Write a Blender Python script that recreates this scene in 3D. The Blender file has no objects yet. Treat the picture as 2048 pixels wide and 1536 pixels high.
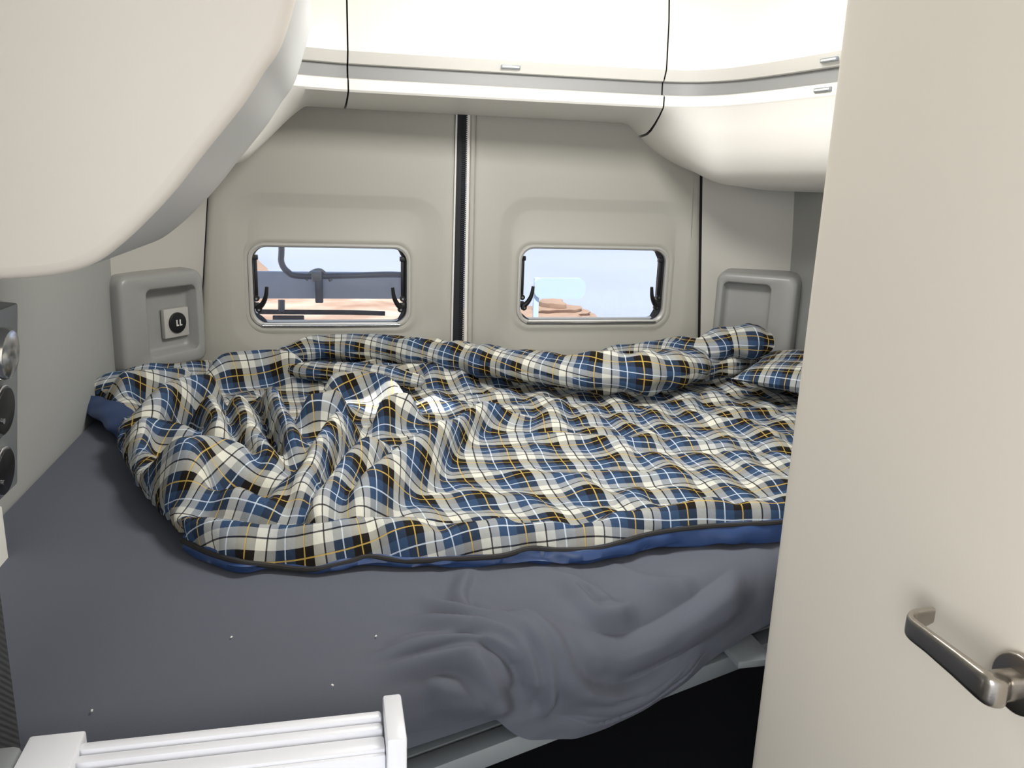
import bpy, bmesh, math, random
import numpy as np
from mathutils import Vector, Matrix
random.seed(4); rng = np.random.RandomState(7)
S = bpy.context.scene
COL = S.collection
PI = math.pi

# ------------------------------------------------------------------ camera
YAW, PITCH, ROLL, FPX, CAM = math.radians(13), math.radians(14), math.radians(2), 1607.0, np.array([0, 0, 1.55])
Fw = np.array([math.sin(YAW)*math.cos(PITCH), math.cos(YAW)*math.cos(PITCH), -math.sin(PITCH)])
R0 = np.array([math.cos(YAW), -math.sin(YAW), 0.0]); U0 = np.cross(R0, Fw)
Rt = math.cos(ROLL)*R0 + math.sin(ROLL)*U0
Up = -math.sin(ROLL)*R0 + math.cos(ROLL)*U0
cd = bpy.data.cameras.new('camera'); cam = bpy.data.objects.new('camera', cd); COL.objects.link(cam)
cd.lens = FPX/2048*36; cd.sensor_width = 36; cd.clip_start = 0.02; cd.clip_end = 4000
cam.matrix_world = Matrix(((Rt[0], Up[0], -Fw[0], CAM[0]), (Rt[1], Up[1], -Fw[1], CAM[1]), (Rt[2], Up[2], -Fw[2], CAM[2]), (0, 0, 0, 1)))
S.camera = cam

# ------------------------------------------------------------------ sky, sun, daylight, exposure
W = bpy.data.worlds.new('sky'); S.world = W; W.use_nodes = True
nt = W.node_tree; nt.nodes.clear()
wo = nt.nodes.new('ShaderNodeOutputWorld'); bg = nt.nodes.new('ShaderNodeBackground')
tc = nt.nodes.new('ShaderNodeTexCoord'); sx = nt.nodes.new('ShaderNodeSeparateXYZ'); rp = nt.nodes.new('ShaderNodeValToRGB')
nt.links.new(tc.outputs['Generated'], sx.inputs[0]); nt.links.new(sx.outputs['Z'], rp.inputs[0])
rp.color_ramp.elements[0].position = 0.0; rp.color_ramp.elements[0].color = (0.86, 0.90, 0.97, 1)
rp.color_ramp.elements[1].position = 0.7; rp.color_ramp.elements[1].color = (0.30, 0.48, 0.80, 1)
nt.links.new(rp.outputs[0], bg.inputs[0]); bg.inputs[1].default_value = 1.0
nt.links.new(bg.outputs[0], wo.inputs[0])

def lamp(name, kind, loc, target, power, color=(1, 1, 1), size=1.0, size_y=None):
    l = bpy.data.lights.new(name, kind); o = bpy.data.objects.new(name, l); COL.objects.link(o)
    o.location = loc
    o.rotation_euler = (Vector(target)-Vector(loc)).to_track_quat('-Z', 'Y').to_euler()
    l.energy = power; l.color = color
    if kind == 'AREA':
        l.shape = 'RECTANGLE'; l.size = size; l.size_y = size_y or size
    return o
sun = lamp('sun', 'SUN', (0.13, 1.35, 2.2), (0.165, 1.90, 1.07), 6.5, (1.0, 0.97, 0.90)); sun.data.angle = math.radians(0.6)
lamp('skylight', 'AREA', (0.48, 1.35, 2.13), (0.45, 1.80, 1.0), 16, (1.0, 0.985, 0.95), 0.4, 0.4)
lamp('sliding_door_daylight', 'AREA', (-0.85, -0.7, 1.75), (0.55, 1.2, 1.35), 38, (1.0, 0.985, 0.97), 1.1, 1.3)
S.view_settings.view_transform = 'Standard'; S.view_settings.look = 'None'
S.view_settings.exposure = 0.32; S.view_settings.gamma = 1.0; S.view_settings.use_curve_mapping = False

# ------------------------------------------------------------------ helpers
def ray(px, py): return Fw + Rt*(px-1024)/FPX - Up*(py-768)/FPX
def at(px, py, ax, val):
    """the point of the plane (axis = val) that stands at this place of the photograph"""
    d = ray(px, py); return CAM + d*((val-CAM[ax])/d[ax])
def srgb(r, g, b):
    f = lambda c: (c/255/12.92) if c/255 <= 0.04045 else ((c/255+0.055)/1.055)**2.4
    return (f(r), f(g), f(b), 1)
def mat(name, col, rough=0.5, metal=0.0, bump=0.0, scale=300, spec=0.5, var=0.0):
    m = bpy.data.materials.new(name); m.use_nodes = True
    n = m.node_tree; b = n.nodes['Principled BSDF']
    b.inputs['Base Color'].default_value = col; b.inputs['Roughness'].default_value = rough
    b.inputs['Metallic'].default_value = metal; b.inputs['Specular IOR Level'].default_value = spec
    if bump or var:
        t = n.nodes.new('ShaderNodeTexCoord'); z = n.nodes.new('ShaderNodeTexNoise')
        z.inputs['Scale'].default_value = scale; z.inputs['Detail'].default_value = 3
        n.links.new(t.outputs['Object'], z.inputs['Vector'])
        if bump:
            bp = n.nodes.new('ShaderNodeBump'); bp.inputs['Strength'].default_value = bump; bp.inputs['Distance'].default_value = 0.001
            n.links.new(z.outputs[0], bp.inputs['Height']); n.links.new(bp.outputs[0], b.inputs['Normal'])
        if var:
            mx = n.nodes.new('ShaderNodeMix'); mx.data_type = 'RGBA'
            mx.inputs['A'].default_value = tuple(c*(1-var) for c in col[:3])+(1,)
            mx.inputs['B'].default_value = tuple(min(1, c*(1+var)) for c in col[:3])+(1,)
            n.links.new(z.outputs[0], mx.inputs['Factor']); n.links.new(mx.outputs['Result'], b.inputs['Base Color'])
    return m
def tag(o, label=None, cat=None, group=None, kind=None):
    if label: o['label'] = label
    if cat: o['category'] = cat
    if group: o['group'] = group
    if kind: o['kind'] = kind
    return o
def link(name, me, m, parent=None, smooth=True, angle=None):
    o = bpy.data.objects.new(name, me); COL.objects.link(o)
    if m is not None: me.materials.append(m)
    if parent: o.parent = parent
    me.polygons.foreach_set('use_smooth', [smooth]*len(me.polygons))
    if smooth: 
        try: me.set_sharp_from_angle(angle=math.radians(angle or 40))
        except Exception: pass
    return o
def obj(name, verts, faces, m, parent=None, smooth=True, angle=None):
    me = bpy.data.meshes.new(name); me.from_pydata([tuple(map(float, v)) for v in verts], [], faces); me.update()
    return link(name, me, m, parent, smooth, angle)
def from_bm(name, bm, m, parent=None, smooth=True, angle=None):
    bmesh.ops.recalc_face_normals(bm, faces=bm.faces)
    me = bpy.data.meshes.new(name); bm.to_mesh(me); bm.free()
    return link(name, me, m, parent, smooth, angle)
def empty(name, loc):
    o = bpy.data.objects.new(name, None); COL.objects.link(o); o.location = loc
    o.empty_display_size = 0.05
    bpy.context.view_layer.update(); return o
def child(o, parent):      # keeps world coordinates when the parent is an empty at its base
    o.parent = parent
    o.matrix_parent_inverse = Matrix.Translation(parent.location).inverted() if parent.type == 'EMPTY' else Matrix.Identity(4)
    return o
def box_bm(bm, c, d, rot=None, bev=0.002):
    r = bmesh.ops.create_cube(bm, size=1)
    vs = r['verts']
    M = Matrix.Translation(Vector(c)) @ (rot.to_4x4() if rot else Matrix.Identity(4)) @ Matrix.Diagonal((d[0], d[1], d[2], 1))
    bmesh.ops.transform(bm, matrix=M, verts=vs)
    if bev:
        es = list({e for v in vs for e in v.link_edges})
        bmesh.ops.bevel(bm, geom=es, offset=bev, segments=2, affect='EDGES', profile=0.5)
def box(name, c, d, m, parent=None, rot=None, bev=0.002):
    bm = bmesh.new(); box_bm(bm, c, d, rot, bev); o = from_bm(name, bm, m, None)
    if parent: child(o, parent)
    return o
def grid_faces(nu, nv, closed_u=False, flip=False):
    f = []
    for i in range(nu if closed_u else nu-1):
        for j in range(nv-1):
            a = i*nv+j; b = ((i+1) % nu)*nv+j
            f.append((a, b, b+1, a+1) if not flip else (a, a+1, b+1, b))
    return f
def catmull(P, n):
    P = np.array(P, float); k = len(P)
    if k == 2: return np.array([P[0]+(P[1]-P[0])*t for t in np.linspace(0, 1, n)])
    Q = np.vstack([2*P[0]-P[1], P, 2*P[-1]-P[-2]]); out = []
    for t in np.linspace(0, k-1, n):
        i = min(int(t), k-2); u = t-i; a, b, c, d = Q[i:i+4]
        out.append(0.5*((2*b)+(c-a)*u+(2*a-5*b+4*c-d)*u*u+(-a+3*b-3*c+d)*u**3))
    return np.array(out)
def sweep(path, radii, ns=16, flat=1.0, upv=(0, 0, 1), cap=True):
    path = np.array(path, float); n = len(path)
    if np.isscalar(radii): radii = [radii]*n
    T = np.gradient(path, axis=0); T /= np.linalg.norm(T, axis=1)[:, None]
    v = []; f = []
    prev = None
    for i in range(n):
        if prev is None:
            a = np.cross(T[i], upv)
            if np.linalg.norm(a) < 0.2: a = np.cross(T[i], (0.9, 0.1, 0.3))
        else: a = prev-T[i]*(prev@T[i])
        a /= np.linalg.norm(a); prev = a; b = np.cross(a, T[i])
        for k in range(ns):
            t = 2*PI*k/ns; v.append(path[i]+radii[i]*(a*math.cos(t)+b*math.sin(t)*flat))
    for i in range(n-1):
        for k in range(ns):
            k2 = (k+1) % ns; f.append((i*ns+k, i*ns+k2, (i+1)*ns+k2, (i+1)*ns+k))
    if cap:
        f.append(tuple(range(ns))[::-1]); f.append(tuple((n-1)*ns+k for k in range(ns)))
    return v, f
def tube(name, path, r, m, parent=None, ns=16, flat=1.0, upv=(0, 0, 1), n=None):
    p = catmull(path, n) if n else np.array(path, float)
    rr = r if np.isscalar(r) else np.interp(np.linspace(0, 1, len(p)), np.linspace(0, 1, len(r)), r)
    v, f = sweep(p, rr, ns, flat, upv); o = obj(name, v, f, m)
    if parent: child(o, parent)
    return o
def cyl_bm(bm, c, axis, r, h, n=32, bev=0.0):
    q = Vector(axis).to_track_quat('Z', 'Y').to_matrix().to_4x4()
    r_ = bmesh.ops.create_cone(bm, cap_ends=True, segments=n, radius1=r, radius2=r, depth=h)
    bmesh.ops.transform(bm, matrix=Matrix.Translation(Vector(c)) @ q, verts=r_['verts'])
    if bev:
        es = [e for e in {e for v in r_['verts'] for e in v.link_edges} if len(e.link_faces) == 2 and any(len(f.verts) > 4 for f in e.link_faces)]
        bmesh.ops.bevel(bm, geom=es, offset=bev, segments=3, affect='EDGES', profile=0.5)
def cyl(name, c, axis, r, h, m, parent=None, n=32, bev=0.0):
    bm = bmesh.new(); cyl_bm(bm, c, axis, r, h, n, bev); o = from_bm(name, bm, m, None)
    if parent: child(o, parent)
    return o
def rpoly(corners, radii, na=10, ns=10):
    """rounded quadrilateral; every loop has the same number of points"""
    out = []; C = [np.array(c, float) for c in corners]; k = len(C)
    if np.isscalar(radii): radii = [radii]*k
    arcs = []
    for i in range(k):
        p, c, q = C[i-1], C[i], C[(i+1) % k]
        a = (p-c)/np.linalg.norm(p-c); b = (q-c)/np.linalg.norm(q-c)
        ang = math.acos(np.clip(a@b, -1, 1)); t = radii[i]/math.tan(ang/2)
        s, e = c+a*t, c+b*t; bis = (a+b)/np.linalg.norm(a+b); ctr = c+bis*radii[i]/math.sin(ang/2)
        va, vb = s-ctr, e-ctr; tot = math.acos(np.clip((va@vb)/(np.linalg.norm(va)*np.linalg.norm(vb)+1e-12), -1, 1))
        arc = []
        for j in range(na+1):
            u = j/na
            arc.append(ctr+(math.sin((1-u)*tot)*va+math.sin(u*tot)*vb)/math.sin(tot))
        arcs.append(arc)
    for i in range(k):
        out += arcs[i]
        e, s = arcs[i][-1], arcs[(i+1) % k][0]
        for j in range(1, ns): out.append(e+(s-e)*j/ns)
    return np.array(out)
def rrect(x0, x1, z0, z1, r): return rpoly([(x0, z0), (x0, z1), (x1, z1), (x1, z0)], r)
def ring_mesh(name, loops, m, parent=None, cap=False, angle=35):
    n = len(loops[0]); v = [p for L in loops for p in L]; f = []
    for i in range(len(loops)-1):
        for k in range(n):
            k2 = (k+1) % n; f.append((i*n+k, i*n+k2, (i+1)*n+k2, (i+1)*n+k))
    if cap: f.append(tuple((len(loops)-1)*n+k for k in range(n)))
    bm = bmesh.new(); bv = [bm.verts.new(tuple(map(float, p))) for p in v]
    for q in f: bm.faces.new([bv[i] for i in q])
    o = from_bm(name, bm, m, None, True, angle)
    if parent: child(o, parent)
    return o
def lift(loop, y): return [(p[0], y, p[1]) for p in loop]
def vnoise(x, y, seed=0, k=None):
    """smooth 2D value noise, -1..1"""
    r = np.random.RandomState(seed); T = r.rand(256, 256)*2-1
    xi = np.floor(x).astype(int); yi = np.floor(y).astype(int); fx = x-xi; fy = y-yi
    fx = fx*fx*(3-2*fx); fy = fy*fy*(3-2*fy); g = lambda a, b: T[a % 256, b % 256]
    return (g(xi, yi)*(1-fx)+g(xi+1, yi)*fx)*(1-fy)+(g(xi, yi+1)*(1-fx)+g(xi+1, yi+1)*fx)*fy
sm = lambda t: np.clip(t, 0, 1)**2*(3-2*np.clip(t, 0, 1))

# ------------------------------------------------------------------ materials
M = {}
M['door'] = mat('door_plastic', srgb(183, 180, 170), 0.55, bump=0.05, scale=900)
M['pillar'] = mat('pillar_plastic', srgb(196, 193, 185), 0.55, bump=0.05, scale=900)
M['niche'] = mat('niche_plastic', srgb(156, 156, 153), 0.35, bump=0.03, scale=900)
M['cab'] = mat('cabinet_white', srgb(243, 240, 232), 0.32)
M['ledge'] = mat('ledge_white', srgb(238, 235, 228), 0.4)
M['recess'] = mat('recess_grey', srgb(150, 150, 149), 0.5)
M['gap'] = mat('gap_dark', srgb(40, 39, 38), 0.8)
M['front_cab'] = mat('front_cabinet_face', srgb(240, 233, 223), 0.45)
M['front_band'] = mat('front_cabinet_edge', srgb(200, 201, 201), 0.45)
M['part'] = mat('partition_white', srgb(228, 221, 208), 0.5, var=0.02, scale=2.5)
M['liner'] = mat('wall_fabric', srgb(166, 167, 164), 0.85, bump=0.2, scale=700)
M['steel'] = mat('brushed_steel', srgb(176, 170, 162), 0.28, 1.0, bump=0.1, scale=400)
M['chrome'] = mat('chrome', srgb(215, 215, 215), 0.15, 1.0)
M['alu'] = mat('aluminium', srgb(140, 146, 150), 0.45, 0.3)
M['black'] = mat('black_plastic', srgb(28, 28, 30), 0.35)
M['rubber'] = mat('black_rubber', srgb(26, 27, 33), 0.7)
M['dark'] = mat('garage_shade', srgb(16, 17, 22), 0.95, bump=0.3, scale=300)  # near-black colour stands in for the lack of light under the bed
M['floor'] = mat('floor_vinyl', srgb(38, 38, 42), 0.7)
M['ceil'] = mat('ceiling_liner', srgb(225, 222, 215), 0.8)
M['plastic'] = mat('ladder_plastic', srgb(232, 233, 238), 0.35)
M['panel'] = mat('switch_panel', srgb(140, 144, 146), 0.4, 0.2)
M['blue'] = mat('blue_lining', srgb(48, 72, 118), 0.45, bump=0.15, scale=60)
M['sheet'] = mat('grey_sheet', srgb(96, 99, 109), 0.9, bump=0.25, scale=1200, spec=0.15)
M['seal'] = mat('frame_grey', srgb(190, 188, 182), 0.3)
def weave_mat(name, col1, col2, scale):
    m = mat(name, col1, 0.6); n = m.node_tree; b = n.nodes['Principled BSDF']
    t = n.nodes.new('ShaderNodeTexCoord'); w = n.nodes.new('ShaderNodeTexWave'); w.bands_direction = 'DIAGONAL'
    w.inputs['Scale'].default_value = scale; mx = n.nodes.new('ShaderNodeMix'); mx.data_type = 'RGBA'
    mx.inputs['A'].default_value = col1; mx.inputs['B'].default_value = col2
    n.links.new(t.outputs['Object'], w.inputs['Vector']); n.links.new(w.outputs[1], mx.inputs['Factor'])
    n.links.new(mx.outputs['Result'], b.inputs['Base Color']); return m
M['weave'] = weave_mat('dark_woven', srgb(38, 39, 42), srgb(66, 67, 70), 90)
def plaid_mat():
    m = bpy.data.materials.new('plaid_flannel'); m.use_nodes = True; n = m.node_tree; b = n.nodes['Principled BSDF']
    b.inputs['Roughness'].default_value = 0.85; b.inputs['Specular IOR Level'].default_value = 0.15
    uv = n.nodes.new('ShaderNodeUVMap'); sp = n.nodes.new('ShaderNodeSeparateXYZ'); n.links.new(uv.outputs[0], sp.inputs[0])
    cream, blue, blk = srgb(222, 220, 206), srgb(54, 76, 106), srgb(30, 26, 23)
    yel, wht, lbk, gry = srgb(196, 164, 84), srgb(206, 218, 232), srgb(40, 40, 45), srgb(192, 193, 190)
    stops = [(0, cream), (.145, lbk), (.172, gry), (.32, blue), (.475, wht), (.50, blue), (.655, blk), (.80, yel), (.822, blk), (.975, cream)]
    cols = []; masks = []
    for ax in ('X', 'Y'):
        d = n.nodes.new('ShaderNodeMath'); d.operation = 'FRACT'; n.links.new(sp.outputs[ax], d.inputs[0])
        r = n.nodes.new('ShaderNodeValToRGB'); r.color_ramp.interpolation = 'CONSTANT'; e = r.color_ramp.elements
        e[0].position, e[0].color = stops[0]; e[1].position, e[1].color = stops[1]
        for p, c in stops[2:]:
            q = e.new(p); q.color = c
        n.links.new(d.outputs[0], r.inputs[0]); cols.append(r.outputs[0])
        k = n.nodes.new('ShaderNodeValToRGB'); k.color_ramp.interpolation = 'CONSTANT'; e = k.color_ramp.elements
        e[0].position = 0; e[0].color = (0, 0, 0, 1); e[1].position = .145; e[1].color = (.8,)*3+(1,)
        for p, v in [(.172, 0), (.475, .55), (.5, 0), (.80, .75), (.825, 0)]:
            q = e.new(p); q.color = (v, v, v, 1)
        n.links.new(d.outputs[0], k.inputs[0]); masks.append(k.outputs[0])
    m0 = n.nodes.new('ShaderNodeMix'); m0.data_type = 'RGBA'; m0.inputs['Factor'].default_value = .5
    n.links.new(cols[0], m0.inputs['A']); n.links.new(cols[1], m0.inputs['B']); last = m0.outputs['Result']
    for c, k in zip(cols, masks):
        mm = n.nodes.new('ShaderNodeMix'); mm.data_type = 'RGBA'; n.links.new(k, mm.inputs['Factor'])
        n.links.new(last, mm.inputs['A']); n.links.new(c, mm.inputs['B']); last = mm.outputs['Result']
    n.links.new(last, b.inputs['Base Color'])
    w = n.nodes.new('ShaderNodeTexWave'); w.bands_direction = 'DIAGONAL'; w.inputs['Scale'].default_value = 26
    n.links.new(uv.outputs[0], w.inputs['Vector'])
    nz = n.nodes.new('ShaderNodeTexNoise'); nz.inputs['Scale'].default_value = 6; nz.inputs['Detail'].default_value = 4; n.links.new(uv.outputs[0], nz.inputs['Vector'])
    ad = n.nodes.new('ShaderNodeMath'); ad.operation = 'MULTIPLY_ADD'; n.links.new(nz.outputs[0], ad.inputs[0]); ad.inputs[1].default_value = 4; n.links.new(w.outputs[1], ad.inputs[2])
    bp = n.nodes.new('ShaderNodeBump'); bp.inputs['Strength'].default_value = .35; bp.inputs['Distance'].default_value = .001
    n.links.new(ad.outputs[0], bp.inputs['Height']); n.links.new(bp.outputs[0], b.inputs['Normal'])
    return m
M['plaid'] = plaid_mat()
PER = 0.100
def glass_mat():
    m = bpy.data.materials.new('acrylic_pane'); m.use_nodes = True; n = m.node_tree; n.nodes.clear()
    o = n.nodes.new('ShaderNodeOutputMaterial'); tr = n.nodes.new('ShaderNodeBsdfTransparent'); gl = n.nodes.new('ShaderNodeBsdfGlossy')
    df = n.nodes.new('ShaderNodeBsdfTranslucent'); df.inputs[0].default_value = (.85, .9, 1, 1)
    gl.inputs['Roughness'].default_value = .03; tr.inputs[0].default_value = (.95, .97, 1, 1)
    a = n.nodes.new('ShaderNodeMixShader'); b = n.nodes.new('ShaderNodeMixShader'); fr = n.nodes.new('ShaderNodeFresnel'); fr.inputs[0].default_value = 1.45
    n.links.new(fr.outputs[0], a.inputs[0]); n.links.new(tr.outputs[0], a.inputs[1]); n.links.new(gl.outputs[0], a.inputs[2])
    b.inputs[0].default_value = .05; n.links.new(a.outputs[0], b.inputs[1]); n.links.new(df.outputs[0], b.inputs[2])
    n.links.new(b.outputs[0], o.inputs[0]); return m
M['glass'] = glass_mat()

def struct(o, label=None):
    o['kind'] = 'structure'
    if label: o['label'] = label
    return o

# ------------------------------------------------------------------ room shell
ZC = 2.16; YD = 2.40
struct(obj('floor', [(-.75, -1.6, 0), (1.6, -1.6, 0), (1.6, 2.6, 0), (-.75, 2.6, 0)], [(0, 1, 2, 3)], M['floor'], smooth=False), 'dark vehicle floor under the bed')
def slab_with_hole(name, x0, x1, y0, y1, z, hx0, hx1, hy0, hy1, th, m):
    bm = bmesh.new()
    for zz, fl in ((z, 0), (z+th, 1)):
        xs = [x0, hx0, hx1, x1]; ys = [y0, hy0, hy1, y1]
        V = [[bm.verts.new((x, y, zz)) for y in ys] for x in xs]
        for i in range(3):
            for j in range(3):
                if (i, j) != (1, 1): bm.faces.new((V[i][j], V[i+1][j], V[i+1][j+1], V[i][j+1]))
    return from_bm(name, bm, m, None, False)
# unseen slot added in the ceiling to let the one patch of sun in
struct(slab_with_hole('ceiling', -.75, 1.6, -1.6, 2.6, ZC, -.04, .25, 1.29, 1.40, .012, M['ceil']), 'pale ceiling above the bed')
def wall_sheet(name, pts, z0, z1, m, n=24, bulge=None):
    v = []; nz = 14
    for (x, y) in pts:
        for k in range(nz+1):
            z = z0+(z1-z0)*k/nz; b = bulge(z) if bulge else 0
            v.append((x+b, y, z))
    return obj(name, v, grid_faces(len(pts), nz+1), m)
lean = lambda s: (lambda z: s*0.10*max(0, z-1.15)**1.6)
struct(wall_sheet('wall_left', [(-.53, y) for y in np.linspace(-.3, 2.5, 30)], 0, ZC, M['liner'], bulge=lean(1)), 'pale grey fabric covered side wall left of the bed')
struct(wall_sheet('wall_right', [(1.42, y) for y in np.linspace(-1.6, 2.5, 30)], 0, ZC, M['liner'], bulge=lean(-1)), 'pale side wall right of the bed')
# rear corner pillars
def pillar(name, A, B, C3, label):
    v = []; zs = np.linspace(0.3, ZC, 30); P = [A, B, C3]
    pts = catmull(P, 24)
    for (x, y) in pts:
        for z in zs: v.append((x+(0.107 if A[0] < 0 else -.084)*(z-1.15), y, z))
    return struct(obj(name, v, grid_faces(len(pts), len(zs)), M['pillar']), label)
pillar('wall_rear_left', (-.60, 2.02), (-.50, 2.22), (-.362, 2.402), 'moulded corner pillar left of the rear doors')
pillar('wall_rear_right', (1.52, 2.10), (1.44, 2.28), (1.180, 2.404), 'moulded corner pillar right of the rear doors')
box('wall_rear', (.4, 2.56, .45), (2.3, .03, .9), M['dark'], bev=0); struct(bpy.data.objects['wall_rear'], 'lower rear wall behind the bed, near-black for the unlit garage')
box('trim_2', (.4, 2.47, 2.0), (2.3, .06, .5), M['gap'], bev=0); struct(bpy.data.objects['trim_2'], 'dark header over the rear doors')

# ------------------------------------------------------------------ rear doors and windows
def door(name, outer, ring, slope, win, label, yb=YD):
    L = []
    def ofs(c, d):   # shrink the quad
        cx = np.mean([p[0] for p in c]); cz = np.mean([p[1] for p in c])
        return [(p[0]+(d if p[0] < cx else -d), p[1]+(d if p[1] < cz else -d)) for p in c]
    L.append(lift(rpoly(outer, .03), yb+.05)); L.append(lift(rpoly(outer, .03), yb+.012))
    L.append(lift(rpoly(ofs(outer, .004), .03), yb+.004)); L.append(lift(rpoly(ofs(outer, .013), .03), yb)); L.append(lift(rpoly(ofs(outer, .020), .035), yb-.001))
    x0, x1, z0, z1 = ring
    L.append(lift(rrect(x0-.008, x1+.008, z0-.008, z1+.008, .095), yb-.001))
    L.append(lift(rrect(x0, x1, z0, z1, .09), yb+.001))
    s0, s1, s2, s3 = slope
    L.append(lift(rrect(x0+s0, x1-s1, z0+s2, z1-s3, .07), yb+.012))
    L.append(lift(rrect(x0+s0+.008, x1-s1-.008, z0+s2+.008, z1-s3-.008, .065), yb+.013))
    a, b, c, d = win
    L.append(lift(rrect(a-.022, b+.022, c-.022, d+.022, .06), yb+.013)); L.append(lift(rrect(a-.015, b+.015, c-.016, d+.016, .055), yb+.010))
    L.append(lift(rrect(a-.006, b+.006, c-.006, d+.006, .05), yb+.011))
    L.append(lift(rrect(a, b, c, d, .045), yb+.018)); L.append(lift(rrect(a, b, c, d, .045), yb+.05))
    return struct(ring_mesh(name, L, M['door'], angle=50), label)
WL = (-.225, .232, 1.122, 1.360); WR = (.566, 1.055, 1.128, 1.368)
d1 = door('door_1', [(-.425, .55), (-.285, 1.86), (.370, 1.86), (.360, .55)], (-.272, .326, 1.055, 1.498), (.04, .045, .035, .03), WL, 'left rear door panel of beige plastic with a small window')
d2 = door('door_2', [(.420, .55), (.412, 1.86), (1.115, 1.86), (1.225, .55)], (.505, 1.112, 1.050, 1.508), (.03, .03, .04, .03), WR, 'right rear door panel of beige plastic with a small window')
for nm, xa, xb in (('trim_4', -.250, -.395), ('trim_5', 1.10, 1.215)):
    sg = 1 if xa > 0 else -1
    o = obj(nm, [(xa, 2.445, 1.95), (xa+.09*sg, 2.445, 1.95), (xb+.09*sg, 2.445, .4), (xb, 2.445, .4)], [(0, 1, 2, 3)], M['gap'], smooth=False); struct(o, 'dark gap between door panel and corner pillar')
# rubber seal with ribs and bead between the doors
s = struct(box('trim_1', (.376, YD+.012, 1.2), (.034, .03, 1.3), M['rubber'], bev=.003), 'black ribbed rubber seal between the two rear doors')
bm = bmesh.new()
for k in range(150): box_bm(bm, (.388, YD-.004, .90+k*.0058), (.014, .006, .0034), None, 0)
o = from_bm('rib', bm, M['rubber'], None, False); o.parent = s; o['kind'] = 'stuff'
tube('bead', [(.402, YD-.004, .6), (.400, YD-.004, 1.2), (.398, YD-.004, 1.84)], .0055, M['ledge'], None, 10).parent = s
tube('bead', [(.418, YD-.001, .6), (.414, YD-.001, 1.2), (.412, YD-.001, 1.84)], .008, M['door'], None, 12).parent = s
o = tube('bead', [(.357, YD-.002, .6), (.360, YD-.002, 1.2), (.364, YD-.002, 1.84)], .003, M['ledge'], None, 8); o.parent = s

def window(name, w, label, yb=YD):
    a, b, c, d = w
    e = lambda t, y: lift(rrect(a+t, b-t, c+t, d-t, .045-t*.6), y)
    fr = struct(ring_mesh(name, [e(-.004, yb+.014), e(-.002, yb+.008), e(.003, yb+.007), e(.008, yb+.011), e(.009, yb+.03)], M['seal']), label)
    fr['kind'] = 'structure'
    r2 = ring_mesh('reveal', [e(.0085, yb+.028), e(.010, yb+.030), e(.011, yb+.060), e(.010, yb+.064)], M['seal']); r2.parent = fr
    # black gasket shows on the right reveal and in the lower corners
    g = rrect(a+.0095, b-.0095, c+.0095, d-.0095, .040); n4 = len(g); v = []
    for (gx_, gz_) in g:
        wgt = max(sm((gx_-(b-.035))/.02), sm(((a+.045)-gx_)/.03)*sm(((c+.035)-gz_)/.02))
        mx_, mz_ = (a+b)/2, (c+d)/2; dx, dz = mx_-gx_, mz_-gz_; dl = math.hypot(dx, dz)
        tk = .0006+.007*float(wgt)
        v += [(gx_, yb+.020, gz_), (gx_+dx/dl*tk*.6, yb+.024, gz_+dz/dl*tk*.6), (gx_+dx/dl*tk, yb+.058, gz_+dz/dl*tk)]
    go = obj('gasket', v, grid_faces(n4, 3, closed_u=True), M['rubber']); go.parent = fr
    rl = box('sill_trim', ((a+b)/2, yb+.022, c+.0065), (b-a-.07, .030, .006), M['ledge'], None, None, .002); rl.parent = fr
    rl2 = tube('sill_edge', [(a+.03, yb+.008, c+.003), ((a+b)/2, yb+.007, c+.002), (b-.03, yb+.008, c+.003)], .004, M['chrome'], None, 10); rl2.parent = fr
    p = [(x, yb+.060, z) for x, z in rrect(a+.009, b-.009, c+.009, d-.009, .04)]
    o = ring_mesh('pane', [p], M['glass'], cap=True); o.parent = fr
    for side in (-1, 1):
        x = (a+.016) if side < 0 else (b-.020)
        zt = d-.040; zb = c+.058; y = yb+.030; inw = -side
        bm = bmesh.new()
        box_bm(bm, (x-inw*.004, y, zt), (.024, .016, .014), None, .002)
        box_bm(bm, (x, y, (zt+zb)/2+.012), (.0095, .009, zt-zb-.02), None, .0015)
        if side > 0: box_bm(bm, (x+.013, y+.004, (zt+zb)/2), (.006, .010, zt-zb+.03), None, .0015)
        cyl_bm(bm, (x, y-.003, zb+.022), (0, 1, 0), .0085, .016, 20)
        box_bm(bm, (x-inw*.003, y, zb), (.022, .014, .018), None, .003)
        st = from_bm('stay', bm, M['black'], None); st.parent = fr
        # hook shaped latch handle
        hp = [(x+inw*.004, y-.010, zb-.006), (x+inw*.017, y-.014, zb+.008), (x+inw*.027, y-.018, zb+.030), (x+inw*.031, y-.02, zb+.058)]
        v, f = sweep(catmull(hp, 16), list(np.linspace(.0088, .0050, 16)), 12)
        h = obj('latch_handle', v, f, M['black']); h.parent = fr
        bt = cyl('screw', (x+inw*.006, y-.018, zb-.010), (0, 1, 0), .0032, .004, M['chrome']); bt.parent = st
        cyl('latch_pivot', (x+inw*.006, y-.008, zb-.010), (0, 1, 0), .009, .014, M['black'], None, 24, .002).parent = fr
        cyl('screw', (x, y-.013, zb+.022), (0, 1, 0), .0028, .004, M['chrome']).parent = st
    return fr
window('window_1', WL, 'left rear window with black stays, a rack seen behind it')
window('window_2', WR, 'right rear window with black stays and pale view')

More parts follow.
